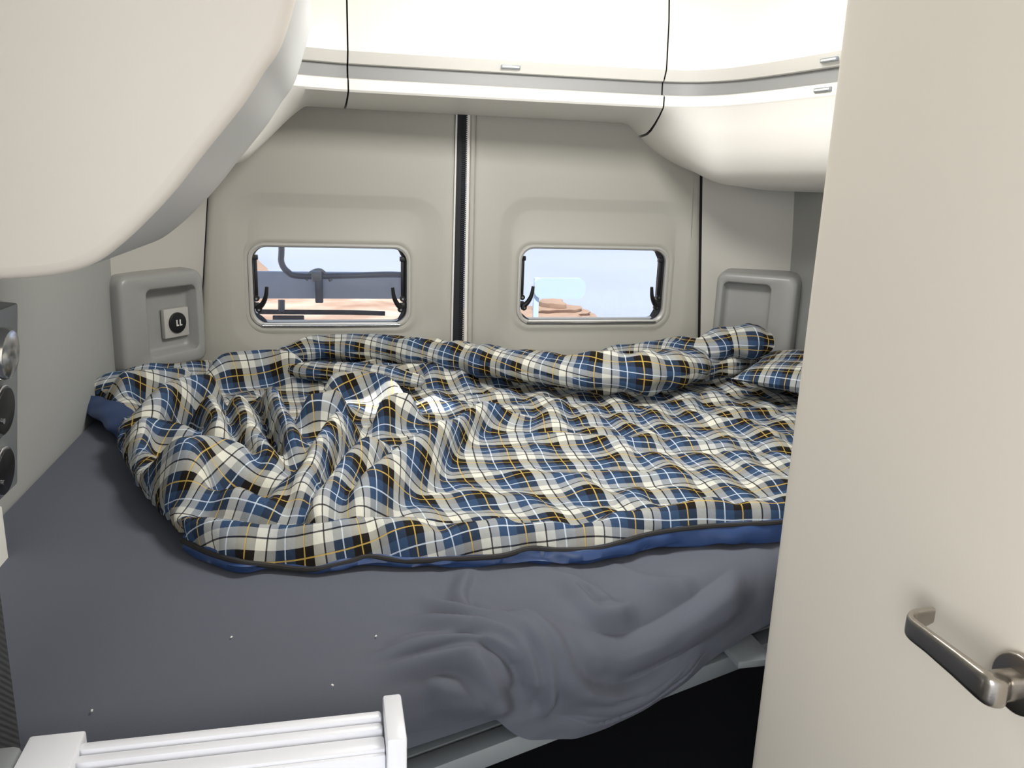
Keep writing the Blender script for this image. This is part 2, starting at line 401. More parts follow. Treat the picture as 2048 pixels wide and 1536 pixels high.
# ------------------------------------------------------------------ rear overhead cabinets, one loft round the corner
LP = [(-.35, 1.15), (-.32, 1.45), (-.28, 1.75), (-.215, 1.97), (-.12, 2.10), (.0, 2.14), (.12, 2.145), (.43, 2.128), (.70, 2.112), (.84, 2.100), (.93, 2.075), (.99, 2.01), (1.03, 1.90), (1.065, 1.75), (1.10, 1.55), (1.13, 1.2), (1.15, .86)]
path = catmull(LP, 420)
dpath = np.gradient(path, axis=0); dpath /= np.linalg.norm(dpath, axis=1)[:, None]
nrm = np.stack([-dpath[:, 1], dpath[:, 0]], 1)     # towards the wall
kk = np.zeros(len(path))
for i, (x, y) in enumerate(path):
    kk[i] = max(sm((x-.82)/.16), sm((-.005-x)/.15))
rear_sec = [(.012, 1.790), (.001, 1.787), (.0, 1.762), (.004, 1.757), (.05, 1.749), (.11, 1.742), (.17, 1.738), (.225, 1.736), (.30, 1.737), (.36, 1.74)]
side_sec = [(.012, 1.790), (.001, 1.787), (.0, 1.762), (.003, 1.757), (.010, 1.71), (.022, 1.655), (.045, 1.605), (.085, 1.576), (.15, 1.565), (.42, 1.555)]
flap_sec = [(.09, 2.16), (.045, 2.08), (.012, 1.97), (.0, 1.87), (-.001, 1.852), (.004, 1.845), (.020, 1.826), (.026, 1.824), (.040, 1.826)]
rec_sec = [(.034, 1.832), (.034, 1.812), (.030, 1.788)]
def loft_sec(name, i0, i1, sa, sb, m, parent, off=0):
    v = []; n = len(sa)
    for i in range(i0, i1+1):
        k = kk[i]
        for (d0, z0), (d1, z1) in zip(sa, sb):
            d = d0*(1-k)+d1*k+off; z = z0*(1-k)+z1*k
            v.append((path[i][0]+nrm[i][0]*d, path[i][1]+nrm[i][1]*d, z))
    o = obj(name, v, grid_faces(i1-i0+1, n), m, None, True, 30)
    return child(o, parent)
def idx(fn): return next(i for i in range(len(path)) if fn(path[i]))
i_l = idx(lambda p: p[0] > .054); i_r = idx(lambda p: p[0] > .868)
def catch(parent, i, z, d=-.004, w=.05):
    p = path[i]; t = dpath[i]; R = Matrix.Rotation(math.atan2(t[1], t[0]), 3, 'Z')
    c = (p[0]+nrm[i][0]*d, p[1]+nrm[i][1]*d, z)
    bm = bmesh.new(); box_bm(bm, c, (w, .006, .009), R, .001)
    o = child(from_bm('catch', bm, M['alu'], None), parent)
    bm = bmesh.new(); box_bm(bm, (c[0]-nrm[i][0]*.003, c[1]-nrm[i][1]*.003, c[2]), (w*.86, .003, .004), R, .0005)
    q = from_bm('catch_inset', bm, M['ledge'], None); q.parent = o
    q.matrix_parent_inverse = Matrix.Translation(parent.location)@Matrix.Identity(4) if False else o.matrix_parent_inverse.inverted() @ Matrix.Identity(4) if False else Matrix.Identity(4)
def cabinet(name, i0, i1, label, catches):
    c = path[(i0+i1)//2]
    e = tag(empty(name, (c[0], c[1], 1.73)), label, 'cabinet')
    loft_sec('flap_door', i0, i1, flap_sec, flap_sec, M['cab'], e)
    loft_sec('recess', i0, i1, rec_sec, rec_sec, M['recess'], e)
    loft_sec('ledge', i0, i1, rear_sec, side_sec, M['ledge'], e)
    back = [(.13, 2.155), (.05, 2.0), (.046, 1.80), (.02, 1.778), (.06, 1.765), (.12, 1.757), (.2, 1.755)]
    backs = [(.13, 2.155), (.05, 2.0), (.046, 1.80), (.014, 1.75), (.035, 1.67), (.07, 1.62), (.2, 1.59)]
    loft_sec('carcass', max(0, i0-1), min(len(path)-1, i1+1), back, backs, M['gap'], e)
    for (i, z, d) in catches: catch(e, i, z, d)
cabinet('overhead_cabinet', 0, i_l-1, 'white overhead cabinet corner section at the rear left, beyond the large curved one', [])
cabinet('overhead_cabinet', i_l, i_r-1, 'long white overhead cabinet across the back above both rear doors', [(idx(lambda p: p[0] > .455), 1.838, .008)])
ir2 = idx(lambda p: p[0] > 1.0 and p[1] < 1.70)
cabinet('overhead_cabinet', i_r, len(path)-1, 'white overhead cabinet wrapping round the rear right corner, deep curved underside', [(ir2, 1.838, .006), (ir2, 1.775, -.003)])

# ------------------------------------------------------------------ large near overhead cabinet, upper left
prof = [at(px, py, 1, 1.0) for px, py in [(612, -90), (590, 0), (561, 91), (525, 146), (488, 204), (448, 255), (401, 313), (346, 383), (292, 441), (237, 492), (182, 530), (109, 552), (0, 561), (-160, 566), (-340, 560)]]
pr = catmull([(p[0], p[2]) for p in prof], 90)
fc = tag(empty('overhead_cabinet', (-.3, 1.07, 1.45)), 'large white overhead cabinet with curved grey lower edge, nearest at the upper left', 'cabinet')
wallx = -.52
tg = np.gradient(pr, axis=0); tg /= np.linalg.norm(tg, axis=1)[:, None]; nn = np.stack([-tg[:, 1], tg[:, 0]], 1)
nn *= np.sign((np.array([-.4, 1.75])-pr[45])@nn[45])
n_ = len(pr)
def profloop(off, y): return [(pr[i][0]+nn[i][0]*off, y, pr[i][1]+nn[i][1]*off) for i in range(n_)]
# face: bounded by the profile, filled as strips to the wall
rows = [profloop(0, 1.012), profloop(.002, 1.005), profloop(.007, 1.001), profloop(.014, 1.0)]
inner = rows[-1]
v = [p for r in rows for p in r]
f = grid_faces(len(rows), n_)
base = len(v); v += [(-.53, 1.0, 1.95)]
L3 = (len(rows)-1)*n_
v += [(p[0]*.5-.265, 1.0, p[2]*.5+.975) for p in inner]
f += [(L3+i, L3+i+1, base+1+i+1, base+1+i) for i in range(n_-1)]
f += [(base+1+i, base+1+i+1, base) for i in range(n_-1)]
child(obj('end_panel', v, f, M['front_cab'], None, True, 60), fc)
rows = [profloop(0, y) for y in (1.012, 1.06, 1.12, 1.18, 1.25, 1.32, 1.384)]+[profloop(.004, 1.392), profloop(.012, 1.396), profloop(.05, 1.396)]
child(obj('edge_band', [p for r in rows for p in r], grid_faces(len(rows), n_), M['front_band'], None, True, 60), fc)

# ------------------------------------------------------------------ corner niches
def niche(name, O, phi, w, h, depth, label, plate=False, mirror=1, lean_x=0, pk=None):
    """housing on the corner pillar: local x runs along the face, local z up, local -y into the room"""
    e = tag(empty(name, O), label, 'niche'); cs, sn = math.cos(phi), math.sin(phi)
    nx, ny = (sn, -cs)     # into the room
    def P(x, d, z): return (O[0]+x*cs+nx*d+lean_x*z, O[1]+x*sn+ny*d, O[2]+z)
    def L(x0, x1, z0, z1, r, d): return [P(p[0], d, p[1]) for p in rrect(x0, x1, z0, z1, r)]
    x0, x1, z0, z1 = 0, w, 0, h
    a, b, c, d_ = pk
    loops = [L(x0-.006, x1+.006, z0-.006, z1+.006, .03, -.10), L(x0-.002, x1+.002, z0-.002, z1+.002, .03, depth*.4), L(x0, x1, z0, z1, .028, depth-.012), L(x0+.004, x1-.004, z0+.004, z1-.004, .026, depth-.003), L(x0+.012, x1-.012, z0+.012, z1-.012, .024, depth),
             L(a-.004, b+.004, c-.004, d_+.004, .016, depth), L(a, b, c, d_, .014, depth-.003), L(a+.002, b-.002, c+.002, d_-.002, .014, depth-.035), L(a+.010, b-.010, c+.010, d_-.010, .012, depth-.043), L(a+.014, b-.014, c+.014, d_-.014, .010, depth-.0435), L(a+.030, b-.030, c+.030, d_-.030, .006, depth-.0435)]
    child(ring_mesh('housing', loops, M['niche'], cap=True, angle=50), e)
    return e, P
nl, PL = niche('corner_niche', (-.540, 2.140, 1.045), math.radians(52), .268, .252, .05, 'grey moulded corner niche left of the rear doors holding a round socket', lean_x=0, pk=(.078, .240, .038, .212))
nr, PR = niche('corner_niche', (1.205, 2.345, 1.045), math.radians(-38), .24, .262, .05, 'empty grey moulded corner niche at the far right above the pillow', pk=(.022, .165, .035, .232))
# socket plate in the left niche
cs, sn = math.cos(math.radians(52)), math.sin(math.radians(52)); nin = Vector((sn, -cs, 0)); RR = Matrix.Rotation(math.radians(52), 3, 'Z')
pc = Vector(PL(.192, .016, .112)); o = box('socket_plate', pc, (.082, .014, .078), M['seal'], nl, RR, .0025)
q = pc+nin*.008
def sub(o, parent_part):
    """a sub-part keeps world coordinates under its part"""
    o.parent = parent_part; o.matrix_parent_inverse = parent_part.matrix_parent_inverse.copy() if False else Matrix.Identity(4)
    return o
sub(cyl('socket', q, nin, .028, .008, M['black'], None, 40, .002), o)
ax = Vector((cs, sn, 0))
for sgn in (-1, 1):
    c = q+nin*.0045+ax*(sgn*.0055)
    sub(box('usb_port', c, (.0035, .002, .017), M['ledge'], None, RR, .0003), o)
    sub(box('usb_port', c+ax*.0028+Vector((0, 0, -.0065)), (.007, .002, .0035), M['ledge'], None, RR, .0003), o)

# ------------------------------------------------------------------ partition door with lever handle, right
dv = []; prf = [(.68, .835), (.585, .853), (.562, .852), (.553, .845), (.550, .832), (.550, .80), (.550, .4), (.55, 0), (.55, -.7)]
prf2 = catmull(prf[1:6], 16).tolist()+[list(p) for p in prf[6:]]
prf2 = [list(prf[0])]+prf2
zz = np.linspace(0, ZC-.001, 40)
dv = [(p[0], p[1], z) for p in prf2 for z in zz]
d3 = struct(obj('door_3', dv, grid_faces(len(prf2), len(zz)), M['part'], None, True, 60), 'smooth off-white partition door on the right with a steel lever handle')
X = .55
p_tip = at(1838, 1262, 0, X-.05); p_bend = at(1965, 1368, 0, X-.052); p_rose = at(2040, 1368, 0, X-.006)
hz = 1.145
lev = []
A = np.array(at(1822, 1255, 0, X-.050)); Bn = np.array(at(1968, 1372, 0, X-.055)); Cn = np.array([X-.052, Bn[1]-.030, Bn[2]-.002])
rose = np.array(at(2034, 1368, 0, X-.006))
tipb = A+np.array([.030, .010, .004])
def lever():
    # flat blade: width in z, thin in x, cross-section swept from the door spindle along the blade to a hooked tip
    pts = [rose+np.array([.0, 0, 0]), rose+np.array([-.02, .0, 0]), rose*.3+Bn*.7+np.array([-.006, -.008, 0]), Bn, A*.35+Bn*.65, A*.7+Bn*.3, A, A+np.array([.008, .009, .001]), A+np.array([.020, .010, .002]), tipb]
    W_ = [.0115, .0115, .0125, .0125, .0112, .0102, .0100, .0100, .0098, .0075]
    T_ = [.0105, .0105, .008, .0055, .0042, .0038, .0036, .0034, .003, .0028]
    P = catmull(pts, 80); w = np.interp(np.linspace(0, 1, 80), np.linspace(0, 1, len(W_)), W_); t = np.interp(np.linspace(0, 1, 80), np.linspace(0, 1, len(T_)), T_)
    T = np.gradient(P, axis=0); T /= np.linalg.norm(T, axis=1)[:, None]; v = []; ns = 24
    for i in range(80):
        side = np.cross(T[i], (0, 0, 1)); side /= np.linalg.norm(side)+1e-9; up = np.array([0, 0, 1.])
        for k in range(ns):
            th = 2*PI*k/ns; c, s_ = math.cos(th), math.sin(th); e = .5
            v.append(P[i]+side*t[i]*math.copysign(abs(c)**e, c)+up*w[i]*math.copysign(abs(s_)**e, s_))
    f = []
    for i in range(79):
        for k in range(ns): f.append((i*ns+k, i*ns+(k+1) % ns, (i+1)*ns+(k+1) % ns, (i+1)*ns+k))
    f.append(tuple(range(ns))[::-1]); f.append(tuple(79*ns+k for k in range(ns)))
    return v, f
v, f = lever(); o = obj('lever_handle', v, f, M['steel'], None, True, 30); o.parent = d3; o['label'] = 'brushed steel lever handle'
o = cyl('rosette', (X-.004, rose[1], rose[2]), (1, 0, 0), .0255, .008, M['steel'], None, 64, .002); o.parent = d3
# ------------------------------------------------------------------ left: upright strip, socket panel, dark woven slab
o = box('trim_3', (-.478, 1.100, .82), (.03, .20, .52), M['ledge'], None, None, .003); struct(o, 'pale upright strip at the left picture edge below the socket panel')
e = tag(empty('control_panel', (-.46, 1.20, 1.09)), 'grey panel with a knob and two round black sockets at the left edge', 'panel')
zc_ = (1.366+1.09)/2
tilt = Matrix.Translation((-.46, 0, 1.09)) @ Matrix.Rotation(math.radians(6), 4, 'Y') @ Matrix.Translation((.46, 0, -1.09))
box('panel_body', (-.482, 1.135, zc_), (.044, .24, .272), M['panel'], e, None, .003)
tube('knob', [(-.462, 1.185, 1.305), (-.452, 1.185, 1.305), (-.446, 1.185, 1.305), (-.443, 1.185, 1.305)], [.036, .036, .033, .02], M['chrome'], e, 40)
for zz_ in (1.225, 1.136):
    r = cyl('round_socket', (-.457, 1.187, zz_), (1, 0, 0), .036, .006, M['chrome'], e, 48, .002)
    b_ = cyl('socket_insert', (-.4545, 1.187, zz_), (1, 0, 0), .0325, .005, M['black'], None, 48, .001); b_.parent = r
    cyl('contact', (-.451, 1.170, zz_-.01), (1, 0, 0), .004, .004, M['chrome'], None, 16).parent = r
e.matrix_world = tilt @ Matrix.Translation(e.location)
tag(box('upholstered_panel', (-.335, .62, .90), (.07, .27, .58), M['weave'], None, None, .006), 'dark woven upright panel at the lower left picture edge', 'panel')
a0_ = at(50, 1483, 1, .655)
tag(box('armrest_block', ((a0_[0]-.298)/2, .61, a0_[2]-.05), (a0_[0]+.298, .09, .10), M['panel'], None, None, .008), 'grey block beside the white ladder end at the bottom left', 'block')

# ------------------------------------------------------------------ ladder, lower left foreground
ld = tag(empty('bed_ladder', (-.06, .62, .60)), 'white plastic ladder top with two rails and box ends before the bed', 'ladder')
Y0 = .62
def zy(px, py, y): return at(px, py, 1, y)
# end block left
a = zy(48, 1484, .66); b = zy(163, 1470, .66)
box('end_block', ((a[0]+b[0])/2+.002, .635, (a[2]+b[2])/2-.045), (b[0]-a[0], .065, .09), M['plastic'], ld, None, .0025)
p0 = zy(168, 1491, .655); p1 = zy(758, 1413, .655)
def rail(name, y, zt, x0, x1, th, h, m=M['plastic']): return box(name, ((x0+x1)/2, y, zt-h/2), (x1-x0, th, h), m, ld, None, .003)
zr = (p0[2]+p1[2])/2
rail('rail', .650, zr, b[0]+.001, p1[0]+.002, .011, .05)
rail('rail', .6375, zr-.003, b[0]+.001, p1[0]+.002, .011, .05)
rail('rail', .620, zr-.007, b[0]-.002, p1[0]+.003, .019, .05)
rail('front_board', .609, zr-.010, b[0]-.002, p1[0]+.003, .006, .075)
pt = zy(775, 1393, .66); 
box('post', (p1[0]+.012, .628, pt[2]-.055), (.017, .064, .115), M['plastic'], ld, None, .0025)
tr_ = box('tread', ((b[0]+p1[0])/2+.006, .578, zr-.062), (p1[0]-b[0]+.05, .06, .022), M['plastic'], ld, None, .004)
lp = [(x, y, zr-.0508) for x, y in rrect(.0, .035+.0, .548, .585, .012)]
lp2 = catmull([(-.075, .560, zr-.0508), (-.04, .5675, zr-.0508), (-.005, .570, zr-.0508), (.012, .566, zr-.0508), (.020, .556, zr-.0508)], 30)
v, f = sweep(lp2, .0007, 8); o = obj('tread_groove', v, f, M['gap']); child(o, ld)

# ------------------------------------------------------------------ bed: frame, mattress, fitted sheet
ZB = 1.0
bf = tag(empty('bed', (.4, 1.6, .80)), 'aluminium bed base with a rail showing below the hanging grey sheet', 'bed')
def beam(name, A, B_, w, h, m, parent):
    A = Vector(A); B_ = Vector(B_); d = B_-A; R = Matrix.Rotation(math.atan2(d.y, d.x), 3, 'Z')
    return box(name, (A+B_)/2, (d.length, w, h), m, parent, R, .002)
ra = at(760, 1557, 2, .845); rb = at(1560, 1262, 2, .845)
beam('front_rail', (ra[0], ra[1], .83), (rb[0], rb[1], .83), .030, .030, M['alu'], bf)
beam('front_rail_lip', (ra[0]-.01, ra[1]+.035, .842), (rb[0]-.01, rb[1]+.035, .842), .035, .006, M['alu'], bf)
beam('rear_rail', (-.5, 2.30, .83), (1.38, 2.30, .83), .03, .03, M['alu'], bf)
for k in range(9):
    xx = -.38+k*.2; box('bed_slat', (xx, 1.62, .855), (.06, 1.3, .012), M['alu'], bf, None, .002)
FX = [-.55, -.2, 0., .2, .4, .6, .8, 1.0, 1.40]; FY = [.735, .765, .79, .850, .925, .99, 1.06, 1.12, 1.20]
front = lambda x: np.interp(x, FX, FY)
mb = bmesh.new()
xs = np.linspace(-.51, 1.38, 30); top = [(x, front(x)+.05) for x in xs]+[(1.38, 2.34), (-.34, 2.34), (-.51, 2.05)]
vt = [mb.verts.new((x, y, .985)) for x, y in top]; vb = [mb.verts.new((x, y, .862)) for x, y in top]
mb.faces.new(vt); mb.faces.new(vb[::-1])
for i in range(len(top)): mb.faces.new((vt[i], vb[i], vb[(i+1) % len(top)], vt[(i+1) % len(top)]))
child(from_bm('mattress', mb, M['sheet'], None, False), bf)
# sheet: flat on top, rounded front edge, loose hang with gathered folds
NS, T1, T2, T3 = 520, 120, 55, 75; NT = T1+T2+T3; Rr = .055
sx_ = np.linspace(-.525, 1.40, NS); fy = np.interp(sx_, FX, FY); fy = np.convolve(np.pad(fy, 16, mode='edge'), np.ones(33)/33, 'valid')
bz = np.interp(sx_, [-.55, .0, .068, .129, .190, .203, .231, .268, .316, .390, .476, .539, .617, .7, .8, 1.4], [.93, .918, .914, .909, .902, .880, .850, .832, .816, .820, .832, .852, .876, .893, .90, .90])
bz = np.convolve(np.pad(bz, 3, mode='edge'), np.ones(7)/7, 'valid')
back = np.where(sx_ > -.36, 2.345, 2.06+(sx_+.525)/.165*.28)
t1 = np.linspace(0, 1, T1, endpoint=False)**.45; t2 = np.linspace(0, 1, T2, endpoint=False)*PI/2; t3 = np.linspace(0, 1, T3)
YY_ = np.concatenate([back[:, None]+(fy+Rr-back)[:, None]*t1, (fy+Rr)[:, None]-Rr*np.sin(t2), fy[:, None]+.012*t3**1.5], 1)
ZZ_ = np.concatenate([np.full((NS, T1), ZB), np.tile(ZB-Rr+Rr*np.cos(t2), (NS, 1)), (ZB-Rr)-(ZB-Rr-bz)[:, None]*t3], 1)
FLD = np.stack([np.repeat(sx_, NT), YY_.ravel(), ZZ_.ravel()], 1)
NF = np.concatenate([np.tile((0, 0, 1), (T1, 1)), np.stack([0*t2, -np.sin(t2), np.cos(t2)], 1), np.tile((0, -1, 0), (T3, 1))]); NF = np.tile(NF, (NS, 1))
def on_sheet(px, py):
    """where this line of sight meets the smooth sheet surface"""
    d = ray(px, py)
    for t in np.linspace(.5, 2.2, 1700):
        p = CAM+d*t; yf = np.interp(p[0], sx_, fy)
        if p[1] >= yf+Rr:
            if p[2] <= ZB: return p
        elif p[1] >= yf and ((p[1]-yf-Rr)**2+(p[2]-ZB+Rr)**2 <= Rr*Rr or p[2] < ZB-Rr): return p
    return CAM+d*1.1
def seg_dist(P, poly):
    best = np.full(len(P), 9.); par = np.zeros(len(P)); side = np.zeros(len(P)); n = len(poly)-1
    for i in range(n):
        a, b = poly[i], poly[i+1]; ab = b-a; t = np.clip(((P-a)@ab)/(ab@ab+1e-12), 0, 1); r_ = P-(a+t[:, None]*ab); d = np.linalg.norm(r_, axis=1)
        m_ = d < best; best[m_] = d[m_]; par[m_] = (i+t[m_])/n
        side[m_] = np.sign(r_[m_]@np.cross(ab, (0, -.7, .7)))
    return best, par, side
# crest line, height, half width; the steep side lies below the crest
folds = [([(700, 1320), (800, 1300), (890, 1288), (970, 1287), (1030, 1308), (1040, 1332)], .008, .010),
         ([(720, 1350), (820, 1328), (920, 1310), (980, 1315), (1012, 1350), (1025, 1400)], .008, .010),
         ([(760, 1236), (850, 1243), (940, 1260), (1012, 1276), (1050, 1308), (1070, 1355), (1075, 1420)], .010, .012),
         ([(830, 1175), (875, 1212), (940, 1241), (1018, 1257), (1066, 1288), (1092, 1335), (1100, 1400), (1080, 1450)], .012, .012),
         ([(930, 1195), (990, 1233), (1055, 1254), (1100, 1283), (1135, 1328), (1180, 1366), (1250, 1380), (1340, 1338), (1440, 1260)], .016, .026),
         ([(1040, 1220), (1100, 1268), (1170, 1303), (1250, 1300), (1350, 1255), (1450, 1190), (1500, 1150)], .014, .030),
         ([(900, 1275), (960, 1330), (995, 1385), (1022, 1445)], .010, .018),
         ([(1110, 1425), (1210, 1428), (1320, 1375), (1430, 1290)], .009, .024),
         ([(946, 1132), (930, 1172), (924, 1205), (950, 1240)], .006, .011),
         ([(1040, 1130), (1150, 1165), (1220, 1210), (1260, 1225)], .005, .014),
         ([(1140, 1150), (1155, 1190), (1200, 1225), (1280, 1212)], .006, .012),
         ([(1200, 1120), (1300, 1160), (1400, 1165)], .004, .016),
         ([(840, 1372), (920, 1385), (990, 1425)], .006, .018),
         ([(760, 1290), (840, 1275), (930, 1272)], .004, .010)]
disp = np.zeros(len(FLD)); near_f = np.where((FLD[:, 1] < 1.3) & (FLD[:, 0] > -.2) & (FLD[:, 0] < .85))[0]; PN_ = FLD[near_f]; dsum = np.zeros(len(PN_))
for pts, h, w in folds:
    d, par, side = seg_dist(PN_, catmull([on_sheet(*p) for p in pts], 40)); tp = sm(np.minimum(par*3.2, (1-par)*5))
    wl = np.where(side > 0, w*1.25, w*.62)
    q_ = np.clip(d/wl/1.9, 0, 1); b_ = h*1.9*tp*(1-q_*q_*(3-2*q_))
    dsum = np.maximum(dsum, b_)+.25*np.minimum(dsum, b_)-.5*h*tp*np.exp(-((d-wl*1.7)/(w*.4))**2)*(side < 0)
disp[near_f] = dsum
rt = sm((FLD[:, 0]-.05)/.2)*sm((.95-FLD[:, 0])/.2)*sm((1.25-FLD[:, 1])/.1)
cr1, cr2 = FLD[:, 0], FLD[:, 2]-FLD[:, 1]
disp += rt*(.003*vnoise(cr1*8+cr2*5, cr2*14, 3)+.0016*vnoise(cr1*22+cr2*18, cr2*30-cr1*8, 5)+.0005*vnoise(cr1*60, cr2*60, 6))
disp += .001*vnoise(cr1*7, cr2*7, 9)*(FLD[:, 1] < 1.25)+.0012*np.exp(-((cr1*.83+cr2*-.55-.44)/.004)**2)*(FLD[:, 0] < -.1)
Q_ = FLD+NF*disp[:, None]; Q_[:, 2] = np.maximum(Q_[:, 2], np.where(FLD[:, 2] > ZB-1e-4, ZB-.004, -9))
fs = obj('fitted_sheet', Q_, grid_faces(NS, NT, flip=True), M['sheet'], None, True, 120)
tag(fs, 'plain dark grey fitted sheet stretched over the bed and hanging in folds in front', 'sheet')
# a seam line and specks of lint
bm = bmesh.new()
for (px, py) in [(752, 1272), (184, 1421), (665, 1370), (463, 1274)]:
    p = at(px, py, 2, ZB+.002); box_bm(bm, p, (.003, .0018, .001), Matrix.Rotation(px, 3, 'Z'), 0)
o = from_bm('lint', bm, M['ledge'], fs, False); o['kind'] = 'stuff'

# ------------------------------------------------------------------ plaid quilt
qe = tag(empty('quilt', (.5, 1.5, ZB)), 'blue, black and cream plaid quilt with yellow lines, crumpled on the grey sheet', 'quilt')
def uvmesh(name, V, F, UV, m, parent, solid=None):
    me = bpy.data.meshes.new(name); me.from_pydata([tuple(map(float, v)) for v in V], [], F); me.update()
    l = me.uv_layers.new(name='UVMap'); l.data.foreach_set('uv', np.asarray(UV, float).ravel())
    o = link(name, me, m, None, True, 180); return child(o, parent)
B = lambda px, py, h=.05: at(px, py, 2, ZB+h)
hem = [(1620, 1036, .035), (1540, 1045, .035), (1400, 1053, .034), (1300, 1067, .03), (1200, 1094, .026), (1120, 1099, .024), (1060, 1096, .024), (1000, 1111, .018), (900, 1117, .016), (810, 1121, .014), (740, 1112, .018), (700, 1122, .014), (640, 1136, .010), (600, 1137, .008)]
left = [(540, 1130, .01), (480, 1122, .02), (420, 1105, .02), (365, 1080, .02), (330, 1040, .02), (290, 1000, .02), (262, 960, .02), (246, 920, .02), (245, 885, .03), (232, 850, .03), (205, 818, .03), (180, 790, .03), (196, 768, .03), (240, 762, .02), (330, 745, .02), (450, 725, .02), (560, 716, .02), (700, 706, .02)]
out = [at(px, py, 2, ZB+h)[:2] for px, py, h in hem+left]
out += [np.array(p) for p in [(.20, 2.22), (.6, 2.20), (1.0, 2.18), (1.40, 2.12)]]
out = np.array(out); outz = np.array([h for *_, h in hem+left]+[.02]*4)
# close along the right
poly = catmull(np.c_[out, outz], 260)
poly = np.vstack([poly, [(1.41, 2.1, .02), (1.41, 1.16, .03)], poly[:1]])
PX, PY, PZ = poly[:, 0], poly[:, 1], poly[:, 2]
def inside(x, y):
    c = np.zeros(len(x), bool)
    for i in range(len(PX)-1):
        x1, y1, x2, y2 = PX[i], PY[i], PX[i+1], PY[i+1]
        m_ = ((y1 > y) != (y2 > y)) & (x < (x2-x1)*(y-y1)/(y2-y1+1e-15)+x1); c ^= m_
    return c
def near(x, y):
    bd = np.full(len(x), 9.); nx_ = x.copy(); ny_ = y.copy(); nz_ = np.zeros(len(x))
    for i in range(len(PX)-1):
        ax_, ay_, bx, by = PX[i], PY[i], PX[i+1]-PX[i], PY[i+1]-PY[i]
        t = np.clip(((x-ax_)*bx+(y-ay_)*by)/(bx*bx+by*by+1e-15), 0, 1); qx, qy = ax_+t*bx, ay_+t*by; d = np.hypot(x-qx, y-qy)
        m_ = d < bd; bd[m_] = d[m_]; nx_[m_] = qx[m_]; ny_[m_] = qy[m_]; nz_[m_] = (PZ[i]+t*(PZ[i+1]-PZ[i]))[m_]
    return bd, nx_, ny_, nz_
# the cloth starts as laid-out lobes, is then let go over the bed for a few steps so that real creases form
LOBES = [
 ([(320, 1012), (380, 988), (500, 988), (600, 980), (700, 966), (800, 955), (900, 955)], .065, .040),
 ([(345, 1062), (430, 1066), (520, 1068), (640, 1058), (760, 1040), (900, 1035), (1040, 1030)], .052, .040),
 ([(300, 960), (370, 905), (450, 880), (570, 885)], .115, .070),
 ([(400, 975), (470, 970), (540, 975), (590, 930), (600, 905)], .085, .042),
 ([(255, 930), (300, 950), (380, 985)], .065, .035),
 ([(255, 895), (300, 850), (370, 845), (430, 865)], .095, .042),
 ([(290, 820), (335, 775), (400, 752), (460, 748)], .125, .042),
 ([(415, 765), (437, 815), (447, 850)], .12, .034),
 ([(470, 750), (490, 800), (520, 850), (575, 910)], .115, .036),
 ([(530, 740), (555, 790), (590, 840), (600, 890)], .11, .034),
 ([(193, 782), (260, 760), (340, 742), (430, 728)], .10, .042),
 ([(400, 720), (480, 706), (560, 703), (640, 715)], .11, .042),
 ([(570, 985), (610, 930), (640, 880), (680, 825), (720, 790)], .105, .034),
 ([(610, 1000), (670, 945), (725, 885), (790, 825)], .105, .036),
 ([(670, 990), (760, 930), (825, 885), (875, 845), (930, 795)], .105, .036),
 ([(640, 745), (690, 740), (760, 745), (830, 765)], .095, .032),
 ([(600, 785), (650, 785), (700, 770)], .10, .030),
 ([(760, 800), (800, 780), (850, 780)], .10, .030),
 ([(790, 950), (860, 890), (915, 835), (970, 797), (1050, 785)], .085, .032),
]
